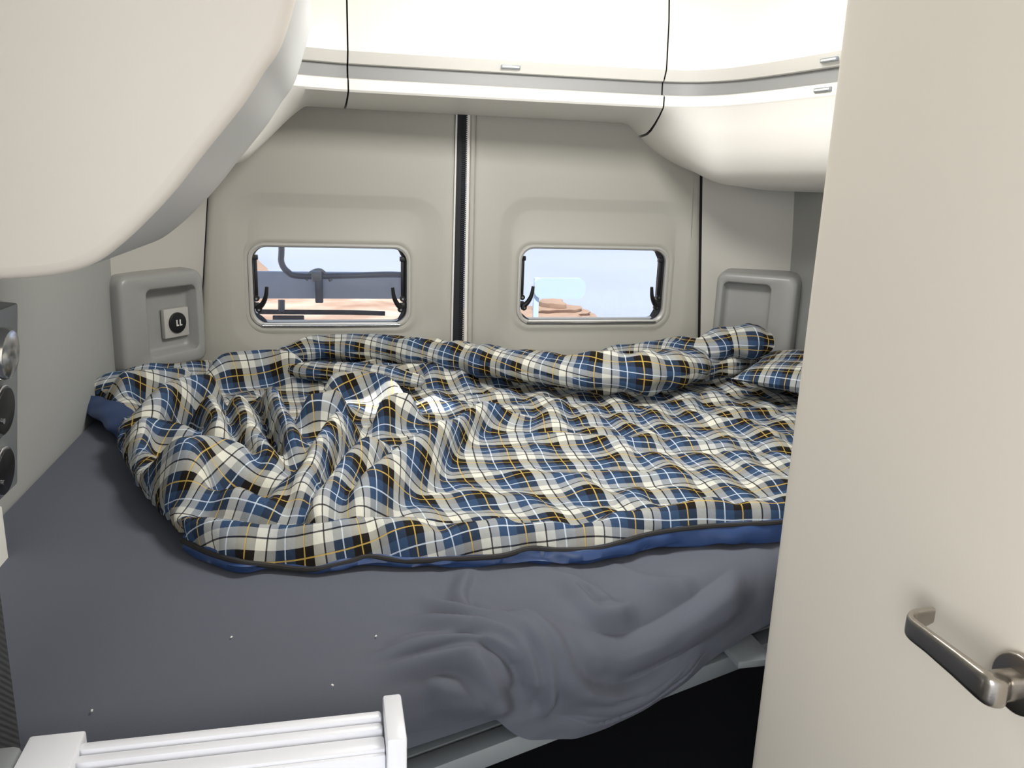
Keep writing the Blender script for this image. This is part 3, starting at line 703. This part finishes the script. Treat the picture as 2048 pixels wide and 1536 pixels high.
def settle_quilt():
    G = .0125; gx = np.arange(-.62, 1.42, G); gy = np.arange(.88, 2.27, G); nx, ny = len(gx), len(gy)
    XX, YY = np.meshgrid(gx, gy, indexing='ij'); x = XX.ravel(); y = YY.ravel()
    ins = inside(x, y); bd, qx, qy, qz = near(x, y)
    edge = np.sqrt(np.clip(1-(1-np.clip(bd/.05, 0, 1))**2, 0, 1)); edge0 = np.clip(1-bd/.12, 0, 1)
    wx = x+.02*vnoise(x*7, y*7, 11); wy = y+.030*vnoise(x*5, y*5, 13)
    pf = np.abs(np.sin(PI*(wy+.15*wx)/.10))**.8*.5+np.abs(np.sin(PI*(wx-.15*wy)/.095))**.8*.5
    H = [qz*edge0+(.024-.004*edge+.018+.012*pf+.006*vnoise(x*20, y*20, 5))*edge]
    for pts, h, w in LOBES:
        pl = catmull([at(px, py, 2, ZB+h*.9)[:2] for px, py in pts], 30); d0 = np.full(len(x), 9.); s_ = np.zeros(len(x))
        for i in range(29):
            a_ = pl[i]; b_ = pl[i+1]-pl[i]; t = np.clip(((x-a_[0])*b_[0]+(y-a_[1])*b_[1])/(b_@b_), 0, 1)
            d = np.hypot(x-a_[0]-t*b_[0], y-a_[1]-t*b_[1]); m = d < d0; d0[m] = d[m]; s_[m] = ((i+t)/29)[m]
        q = np.clip(d0/w, 0, 1); H.append(1.2*h*(.5+.5*sm(np.minimum(s_, 1-s_)*4))*np.sqrt(1-q*q)*np.minimum(1, .3+bd/.05))
    hs = np.sum(np.clip(np.array(H), 1e-5, None)**9., axis=0)**(1/9.)
    I = np.arange(nx*ny).reshape(nx, ny); ig = ins.reshape(nx, ny); keep = ig[:-1, :-1] | ig[1:, :-1] | ig[:-1, 1:] | ig[1:, 1:]
    ii, jj = np.where(keep); f4 = np.stack([I[ii, jj], I[ii+1, jj], I[ii+1, jj+1], I[ii, jj+1]], 1)
    used, inv = np.unique(f4, return_inverse=True); F = inv.reshape(-1, 4)
    V = np.stack([np.where(ins, x, qx), np.where(ins, y, qy), np.where(ins, ZB+hs, ZB+np.maximum(qz, .008))], 1)[used]
    me = bpy.data.meshes.new('cloth_work'); me.from_pydata(V.tolist(), [], F.tolist()); me.update()
    o = bpy.data.objects.new('cloth_work', me); COL.objects.link(o)
    tm = bpy.data.meshes.new('table_work'); tm.from_pydata([(-1, 0, ZB), (2, 0, ZB), (2, 3, ZB), (-1, 3, ZB)], [], [(0, 1, 2, 3)])
    tb = bpy.data.objects.new('table_work', tm); COL.objects.link(tb); tb.modifiers.new('c', 'COLLISION')
    tb.collision.thickness_outer = .004; tb.collision.cloth_friction = 40; tb.collision.damping = .8
    gl = o.vertex_groups.new(name='grow'); pin = o.vertex_groups.new(name='pin'); xv, yv = V[:, 0], V[:, 1]
    gr = sm((.58-xv-.1*(yv-1.3))/.35)*sm((yv-1.10)/.18); bdu = bd[used]
    pn = np.maximum(sm((xv-1.32)/.05), (bdu < .012)*1.0*(yv < 1.5)*(xv > -.1)); pn = np.maximum(pn, (bdu < .012)*.6)
    for i, w in enumerate(gr): gl.add([i], float(w), 'REPLACE')
    for i, w in enumerate(pn):
        if w > 0: pin.add([i], float(w), 'REPLACE')
    m = o.modifiers.new('cloth', 'CLOTH'); c = m.settings
    c.quality = 5; c.mass = .35; c.tension_stiffness = 25; c.compression_stiffness = 25; c.shear_stiffness = 8; c.bending_stiffness = 20
    c.tension_damping = 8; c.compression_damping = 8; c.bending_damping = 2; c.air_damping = 3
    c.vertex_group_mass = 'pin'; c.pin_stiffness = 1; c.vertex_group_shrink = 'grow'; c.shrink_min = -.045; c.shrink_max = -.26
    c.use_pressure = True; c.uniform_pressure_force = 1.5; g0 = tuple(S.gravity); S.gravity = (0, 0, -5)
    k = m.collision_settings; k.use_collision = True; k.distance_min = .004; k.use_self_collision = True; k.self_distance_min = .006
    k.collision_quality = 2; k.self_friction = 10; m.point_cache.frame_start = 1; m.point_cache.frame_end = 60
    R = V.copy()
    try:
        for fr_ in range(1, 19): S.frame_set(fr_)
        ev = o.evaluated_get(bpy.context.evaluated_depsgraph_get()); r = np.zeros(len(V)*3); ev.data.vertices.foreach_get('co', r); R = r.reshape(-1, 3).copy()
    except Exception: pass
    S.frame_set(1); S.gravity = g0
    bpy.data.objects.remove(o); bpy.data.objects.remove(tb)
    # flat coordinates of the cloth for the plaid
    U = V[:, :2].copy()
    try:
        m2 = bpy.data.meshes.new('cloth_work'); m2.from_pydata(R.tolist(), [], F.tolist()); m2.update(); m2.uv_layers.new(name='UVMap')
        o = bpy.data.objects.new('cloth_work', m2); COL.objects.link(o)
        for q_ in bpy.context.view_layer.objects: q_.select_set(False)
        bpy.context.view_layer.objects.active = o; o.select_set(True)
        bpy.ops.object.mode_set(mode='EDIT'); bpy.ops.mesh.select_all(action='SELECT')
        bpy.ops.uv.unwrap(method='MINIMUM_STRETCH', iterations=40, fill_holes=True, margin=0, correct_aspect=False)
        bpy.ops.object.mode_set(mode='OBJECT')
        uv = np.zeros(len(m2.loops)*2); m2.uv_layers[0].data.foreach_get('uv', uv); li = np.zeros(len(m2.loops), int); m2.loops.foreach_get('vertex_index', li)
        W_ = np.zeros((len(R), 2)); W_[li] = uv.reshape(-1, 2); bpy.data.objects.remove(o)
        e = F[:, :2]; W_ *= np.median(np.linalg.norm(R[e[:, 0]]-R[e[:, 1]], axis=1)/np.linalg.norm(W_[e[:, 0]]-W_[e[:, 1]], axis=1))
        m = (xv > -.25) & (yv < 1.40) & (xv < 1.25); A = W_[m]-W_[m].mean(0); Bv = U[m]-U[m].mean(0); u_, _, vt = np.linalg.svd(A.T@Bv)
        U = (W_-W_[m].mean(0))@(u_@vt)+U[m].mean(0)
    except Exception as ex: print('flattening skipped', ex)
    return R, F, U
QV, QF, QUV0 = settle_quilt()
QU = QUV0/PER
pf_o = uvmesh('plaid_face', QV, QF.tolist(), QU[QF].reshape(-1, 2), M['plaid'], qe)
sd = pf_o.modifiers.new('smooth', 'SUBSURF'); sd.levels = 1; sd.render_levels = 1
# rolled edges: tubes with own uv
def roll(name, pts, rad, seed, flat=.85, vo=0., turn=0., lift_=0.):
    C_ = []
    for (px, py), r in zip(pts, rad):
        zc = ZB+.030+r*flat+lift_*sm((px-1200)/300); C_.append(at(px, py, 2, zc))
    C_ = catmull(C_, 260); r = np.interp(np.linspace(0, 1, 260), np.linspace(0, 1, len(rad)), rad)
    r = np.convolve(np.pad(r, 6, mode='edge'), np.ones(13)/13, 'valid')
    r[:8] *= np.sqrt(np.linspace(.02, 1, 8)); r[-8:] *= np.sqrt(np.linspace(1, .02, 8))
    T = np.gradient(C_, axis=0); Ls = np.r_[0, np.cumsum(np.linalg.norm(np.diff(C_, axis=0), axis=1))]; T /= np.linalg.norm(T, axis=1)[:, None]
    ns = 72; th = np.linspace(0, 2*PI, ns+1); V = []; UV = []
    for i in range(260):
        a_ = np.cross(T[i], (0, 0, 1)); a_ /= np.linalg.norm(a_); b_ = np.cross(a_, T[i])
        n1 = vnoise(np.full(ns+1, Ls[i]*9), np.cos(th)*2+5, seed)+.5*vnoise(np.full(ns+1, Ls[i]*26), np.cos(th)*3+9+np.sin(th), seed+1)
        pinch = .07*np.sin(Ls[i]/.021+2*math.sin(Ls[i]*11)+np.cos(th)*1.5)
        rr = r[i]*(1+.17*n1+pinch*1.0)
        for k in range(ns+1):
            t_ = th[k]; V.append(C_[i]+rr[k % ns]*(a_*math.cos(t_)+b_*math.sin(t_)*flat))
            UV.append(((Ls[i]+turn*math.cos(t_)*.03)/PER, (vo+t_*.055+.22*Ls[i])/PER))
    F = grid_faces(260, ns+1); UV = np.array(UV); uvf = UV[np.array(F)].reshape(-1, 2)
    return uvmesh(name, V, F, uvf, M['plaid'], qe)
roll('rolled_edge', [(545, 722), (610, 702), (700, 697), (800, 702), (900, 713), (1000, 727), (1120, 742), (1230, 746), (1320, 742), (1400, 728), (1455, 716)], [.024, .040, .046, .050, .050, .049, .052, .062, .064, .055, .030], 5)
roll('rolled_edge', [(1165, 728), (1240, 710), (1330, 704), (1400, 702), (1450, 690), (1490, 684), (1528, 684)], [.020, .034, .042, .046, .052, .060, .056], 8, vo=.03, lift_=.055)
roll('rolled_edge', [(1400, 742), (1440, 728), (1475, 722), (1505, 712)], [.035, .048, .046, .028], 15, vo=.06, turn=1)
roll('rolled_edge', [(560, 735), (620, 742), (690, 745), (770, 752), (850, 764)], [.018, .030, .034, .032, .018], 19, vo=.02)
roll('rolled_edge', [(188, 786), (230, 772), (300, 758), (370, 746), (430, 738)], [.022, .036, .040, .036, .02], 27, vo=.05, turn=1)
# zipper and blue lining along the hem
hz_ = catmull([tuple(at(px, py, 2, ZB+h)) for px, py, h in hem+left[:4]], 240)
v, f = sweep(hz_+np.array([0, -.002, 0]), .0042, 8); child(obj('zipper', v, f, M['gap']), qe)
rows = []
arcl = np.r_[0, np.cumsum(np.linalg.norm(np.diff(hz_, axis=0), axis=1))]
for j, (dy, fz) in enumerate([(.012, 1.0), (-.001, .95), (-.007, .72), (-.011, .45), (-.010, .2), (-.006, .02)]):
    hgt = hz_[:, 2]-ZB; row = hz_.copy(); k = np.clip(hgt/.03, .15, 1.2)
    wv = 1+.7*vnoise(arcl*34, np.full(len(arcl), j*.7), 91)
    row[:, 1] += dy*k*wv; row[:, 2] = ZB+hgt*fz+.004+.004*vnoise(arcl*30, np.full(len(arcl), j*1.3), 92); rows.append(row)
child(obj('blue_lining', np.vstack(rows), grid_faces(len(rows), 240), M['blue'], None, True, 80), qe)
# blue lining showing under the left flap
tp = catmull([at(px, py, 2, ZB+h) for px, py, h in [(182, 790, .055), (215, 798, .062), (258, 815, .066), (298, 838, .066), (325, 858, .055)]], 50)
bt_ = catmull([at(px, py, 2, ZB+.006) for px, py in [(190, 812), (207, 838), (232, 866), (256, 888), (290, 898)]], 50)
v = []
for i in range(50):
    for j in range(12):
        t = j/11; p = tp[i]*(1-t)+bt_[i]*t; q = -.022*math.sin(PI*t)+.006*float(vnoise(np.array([i*.16]), np.array([t*3]), 31)[0])
        v.append((p[0]+q, p[1]+q, p[2]))
child(obj('blue_lining', v, grid_faces(50, 12), M['blue'], None, True, 90), qe)

# ------------------------------------------------------------------ pillow, far right
def pillow():
    n = 60; V = []; UV = []; c = np.array([1.37, 1.80]); ang = math.radians(-42); ca, sa = math.cos(ang), math.sin(ang)
    L_, W_, T = .30, .21, .046
    for sgn in (1, -1):
        for i in range(n):
            for j in range(n):
                u = -1+2*i/(n-1); w_ = -1+2*j/(n-1)
                pinch = 1-.10*(u*u*(1-w_*w_)+w_*w_*(1-u*u))*0-.06*(1-u*u)*abs(w_)**8-.06*(1-w_*w_)*abs(u)**8
                h = T*((1-abs(u)**3.0)*(1-abs(w_)**3.0))**.5
                h += .006*float(vnoise(np.array([u*3]), np.array([w_*5]), 5)[0])*(1-abs(u)**4)*(1-abs(w_)**4)
                lx, ly = u*L_*pinch, w_*W_*pinch
                V.append((c[0]+lx*ca-ly*sa, c[1]+lx*sa+ly*ca, ZB+.080+sgn*h*(1.0 if sgn > 0 else .7)+.05*u*0)); UV.append((lx/PER*1.3, ly/PER*1.3))
    F = grid_faces(n, n)+[tuple(q+n*n for q in f)[::-1] for f in grid_faces(n, n)]
    UV = np.array(UV); me = bpy.data.meshes.new('pillow'); me.from_pydata([tuple(map(float, v)) for v in V], [], F); me.update()
    l = me.uv_layers.new(name='UVMap'); l.data.foreach_set('uv', UV[np.array(F)].reshape(-1, 2).ravel())
    o = link('pillow', me, M['plaid'], None, True, 180); return tag(o, 'plaid pillow at the far right, half hidden behind the partition door', 'pillow')
pillow()

# ------------------------------------------------------------------ outside the rear windows
def ground_mat():
    m = mat('desert_ground', srgb(205, 178, 150), .95); n = m.node_tree; b = n.nodes['Principled BSDF']
    t = n.nodes.new('ShaderNodeTexCoord'); nz = n.nodes.new('ShaderNodeTexNoise'); nz.inputs['Scale'].default_value = 1.2; nz.inputs['Detail'].default_value = 8
    r = n.nodes.new('ShaderNodeValToRGB'); e = r.color_ramp.elements; e[0].position = .3; e[0].color = srgb(150, 116, 92); e[1].position = .7; e[1].color = srgb(196, 172, 150)
    n.links.new(t.outputs['Object'], nz.inputs['Vector']); n.links.new(nz.outputs[0], r.inputs[0]); n.links.new(r.outputs[0], b.inputs['Base Color']); return m
M['ground'] = ground_mat(); M['lake'] = mat('pale_water', srgb(150, 154, 166), .5, var=.18, scale=.12)
M['rock'] = mat('rock', srgb(150, 122, 100), .9, bump=.5, scale=8, var=.25); M['hill'] = mat('far_hills', srgb(164, 132, 108), .95, var=.2, scale=.4)
n = 70; gv = []
for i in range(n):
    for j in range(n):
        X_ = -60+120*i/(n-1); Y_ = 2.9+(j/(n-1))**2*60
        gv.append((X_, Y_, -.70-.022*Y_+.14*sm((2.6-X_)/1.5)*sm((Y_-8)/5)+.05*float(vnoise(np.array([X_*.4]), np.array([Y_*.6]), 2)[0])))
struct(obj('ground', gv, grid_faces(n, n, flip=True), M['ground']), 'sandy ground outside behind the vehicle')
o = obj('lake', [(-400, 11, -1.03), (400, 11, -1.03), (400, 1500, -1.03), (-400, 1500, -1.03)], [(0, 1, 2, 3)], M['lake'], smooth=False)
struct(o, 'pale blue water or flats beyond the sand')
# bike rack behind the left door
br = tag(empty('bike_rack', (0, 2.72, .9)), 'grey tubular bike rack seen through the left rear window', 'rack')
yr = 2.72
M['tube'] = mat('rack_tube', srgb(92, 98, 110), .35, .4)
W2 = lambda px, py: tuple(at(px, py, 1, yr))
tube('tube', [W2(563, 440), W2(563, 500), W2(563, 525), W2(575, 543), W2(600, 552), W2(700, 551), W2(790, 549), W2(850, 556)], .010, M['tube'], br, 16, n=60)
tube('tube', [W2(440, 622), W2(560, 624), W2(700, 625), W2(770, 627)], .008, M['rubber'], br, 14, n=40)
tube('tube', [W2(563, 600), W2(563, 622)], .011, M['tube'], br, 14)
p = W2(638, 575); box('bracket', p, (.026, .03, .10), M['tube'], br, None, .004)
p = W2(633, 552); cyl('clamp', p, (1, 0, 0), .020, .032, M['panel'], br, 24, .004)
bx = W2(625, 548); tube('clamp_strap', [W2(612, 560), W2(622, 545), W2(640, 540), W2(655, 552), W2(662, 562)], .006, M['panel'], br, 10, n=20)
M['slate'] = mat('slate_panel', srgb(204, 217, 238), .35)
p0 = W2(470, 545); p1 = W2(830, 602)
box('cover_panel', ((p0[0]+p1[0])/2, yr+.05, (p0[2]+p1[2])/2), (p1[0]-p0[0]+.06, .012, p0[2]-p1[2]), M['slate'], br, None, .004)
for px_ in (563,):
    w_ = W2(px_, 442); tube('mount_arm', [w_, (w_[0], 2.60, w_[2]+.02), (w_[0], 2.46, w_[2]+.02)], .009, M['tube'], br, 12)
p = W2(577, 636); cyl('end_cap', p, (1, 0, 0), .009, .10, M['rubber'], br, 16, .003)
# pale board added outside, stands in for a ghost reflection in the right window
sb = tag(empty('reflection_board', tuple(at(1075, 660, 1, 5.0))), 'pale blue rounded board on a post in place of a reflection in the right window', 'board')
M['pale'] = mat('pale_blue', srgb(176, 196, 220), .5)
p0 = at(1070, 556, 1, 5.0); p1 = at(1170, 597, 1, 5.0)
L_ = rrect(p0[0], p1[0], p1[2], p0[2], .05)
child(ring_mesh('board', [lift(L_, 5.03), lift(L_, 5.0)], M['pale'], cap=True), sb)
pp = at(1076, 640, 1, 5.03); beam_ = box('post', ((p0[0]+.02), 5.03, (p0[2]+pp[2])/2-.35), (.035, .03, p0[2]-pp[2]+.7), M['pale'], sb, None, .004)
# rock stack outside
c = at(1110, 640, 1, 9.0); rk = tag(empty('rock_stack', (c[0], 9.0, c[2]-.3)), 'brown layered rock outside at the foot of the right window', 'rock')
for k, (w_, h_, dz, ox) in enumerate([(.62, .09, -.16, 0), (.50, .06, -.06, .03), (.40, .045, .00, -.04), (.29, .04, .05, .02), (.17, .06, .10, -.05)]):
    bm = bmesh.new(); bmesh.ops.create_icosphere(bm, subdivisions=3, radius=1)
    for v_ in bm.verts:
        q_ = v_.co.copy(); s_ = 1+.30*float(vnoise(np.array([q_.x*1.7+k*3.3]), np.array([q_.y*1.7+q_.z*.6]), 9+k)[0])
        v_.co = Vector((math.copysign(abs(q_.x)**.8, q_.x)*w_*s_, q_.y*w_*s_, math.copysign(abs(q_.z)**.4, q_.z)*h_*(1+.3*float(vnoise(np.array([q_.x*3+k]), np.array([q_.y*3]), 4)[0]))))
    bmesh.ops.translate(bm, verts=bm.verts, vec=(c[0]+ox, 9.0, c[2]+dz+.08))
    child(from_bm('stone', bm, M['rock'], None, True, 25), rk)
# slope seen at the upper left of the left window
hv = []
n = 40
for i in range(n):
    for j in range(n):
        X_ = -14+13.5*i/(n-1); Y_ = 14+10*j/(n-1); t_ = j/(n-1); s_ = sm((-.9-X_)/3.5)
        hv.append((X_, Y_, -1.3+2.8*float(sm(t_*1.2)*s_)+.25*float(vnoise(np.array([X_]), np.array([Y_]), 6)[0])))
struct(obj('hill', hv, grid_faces(n, n, flip=True), M['hill']), 'brown slope outside beyond the left window')
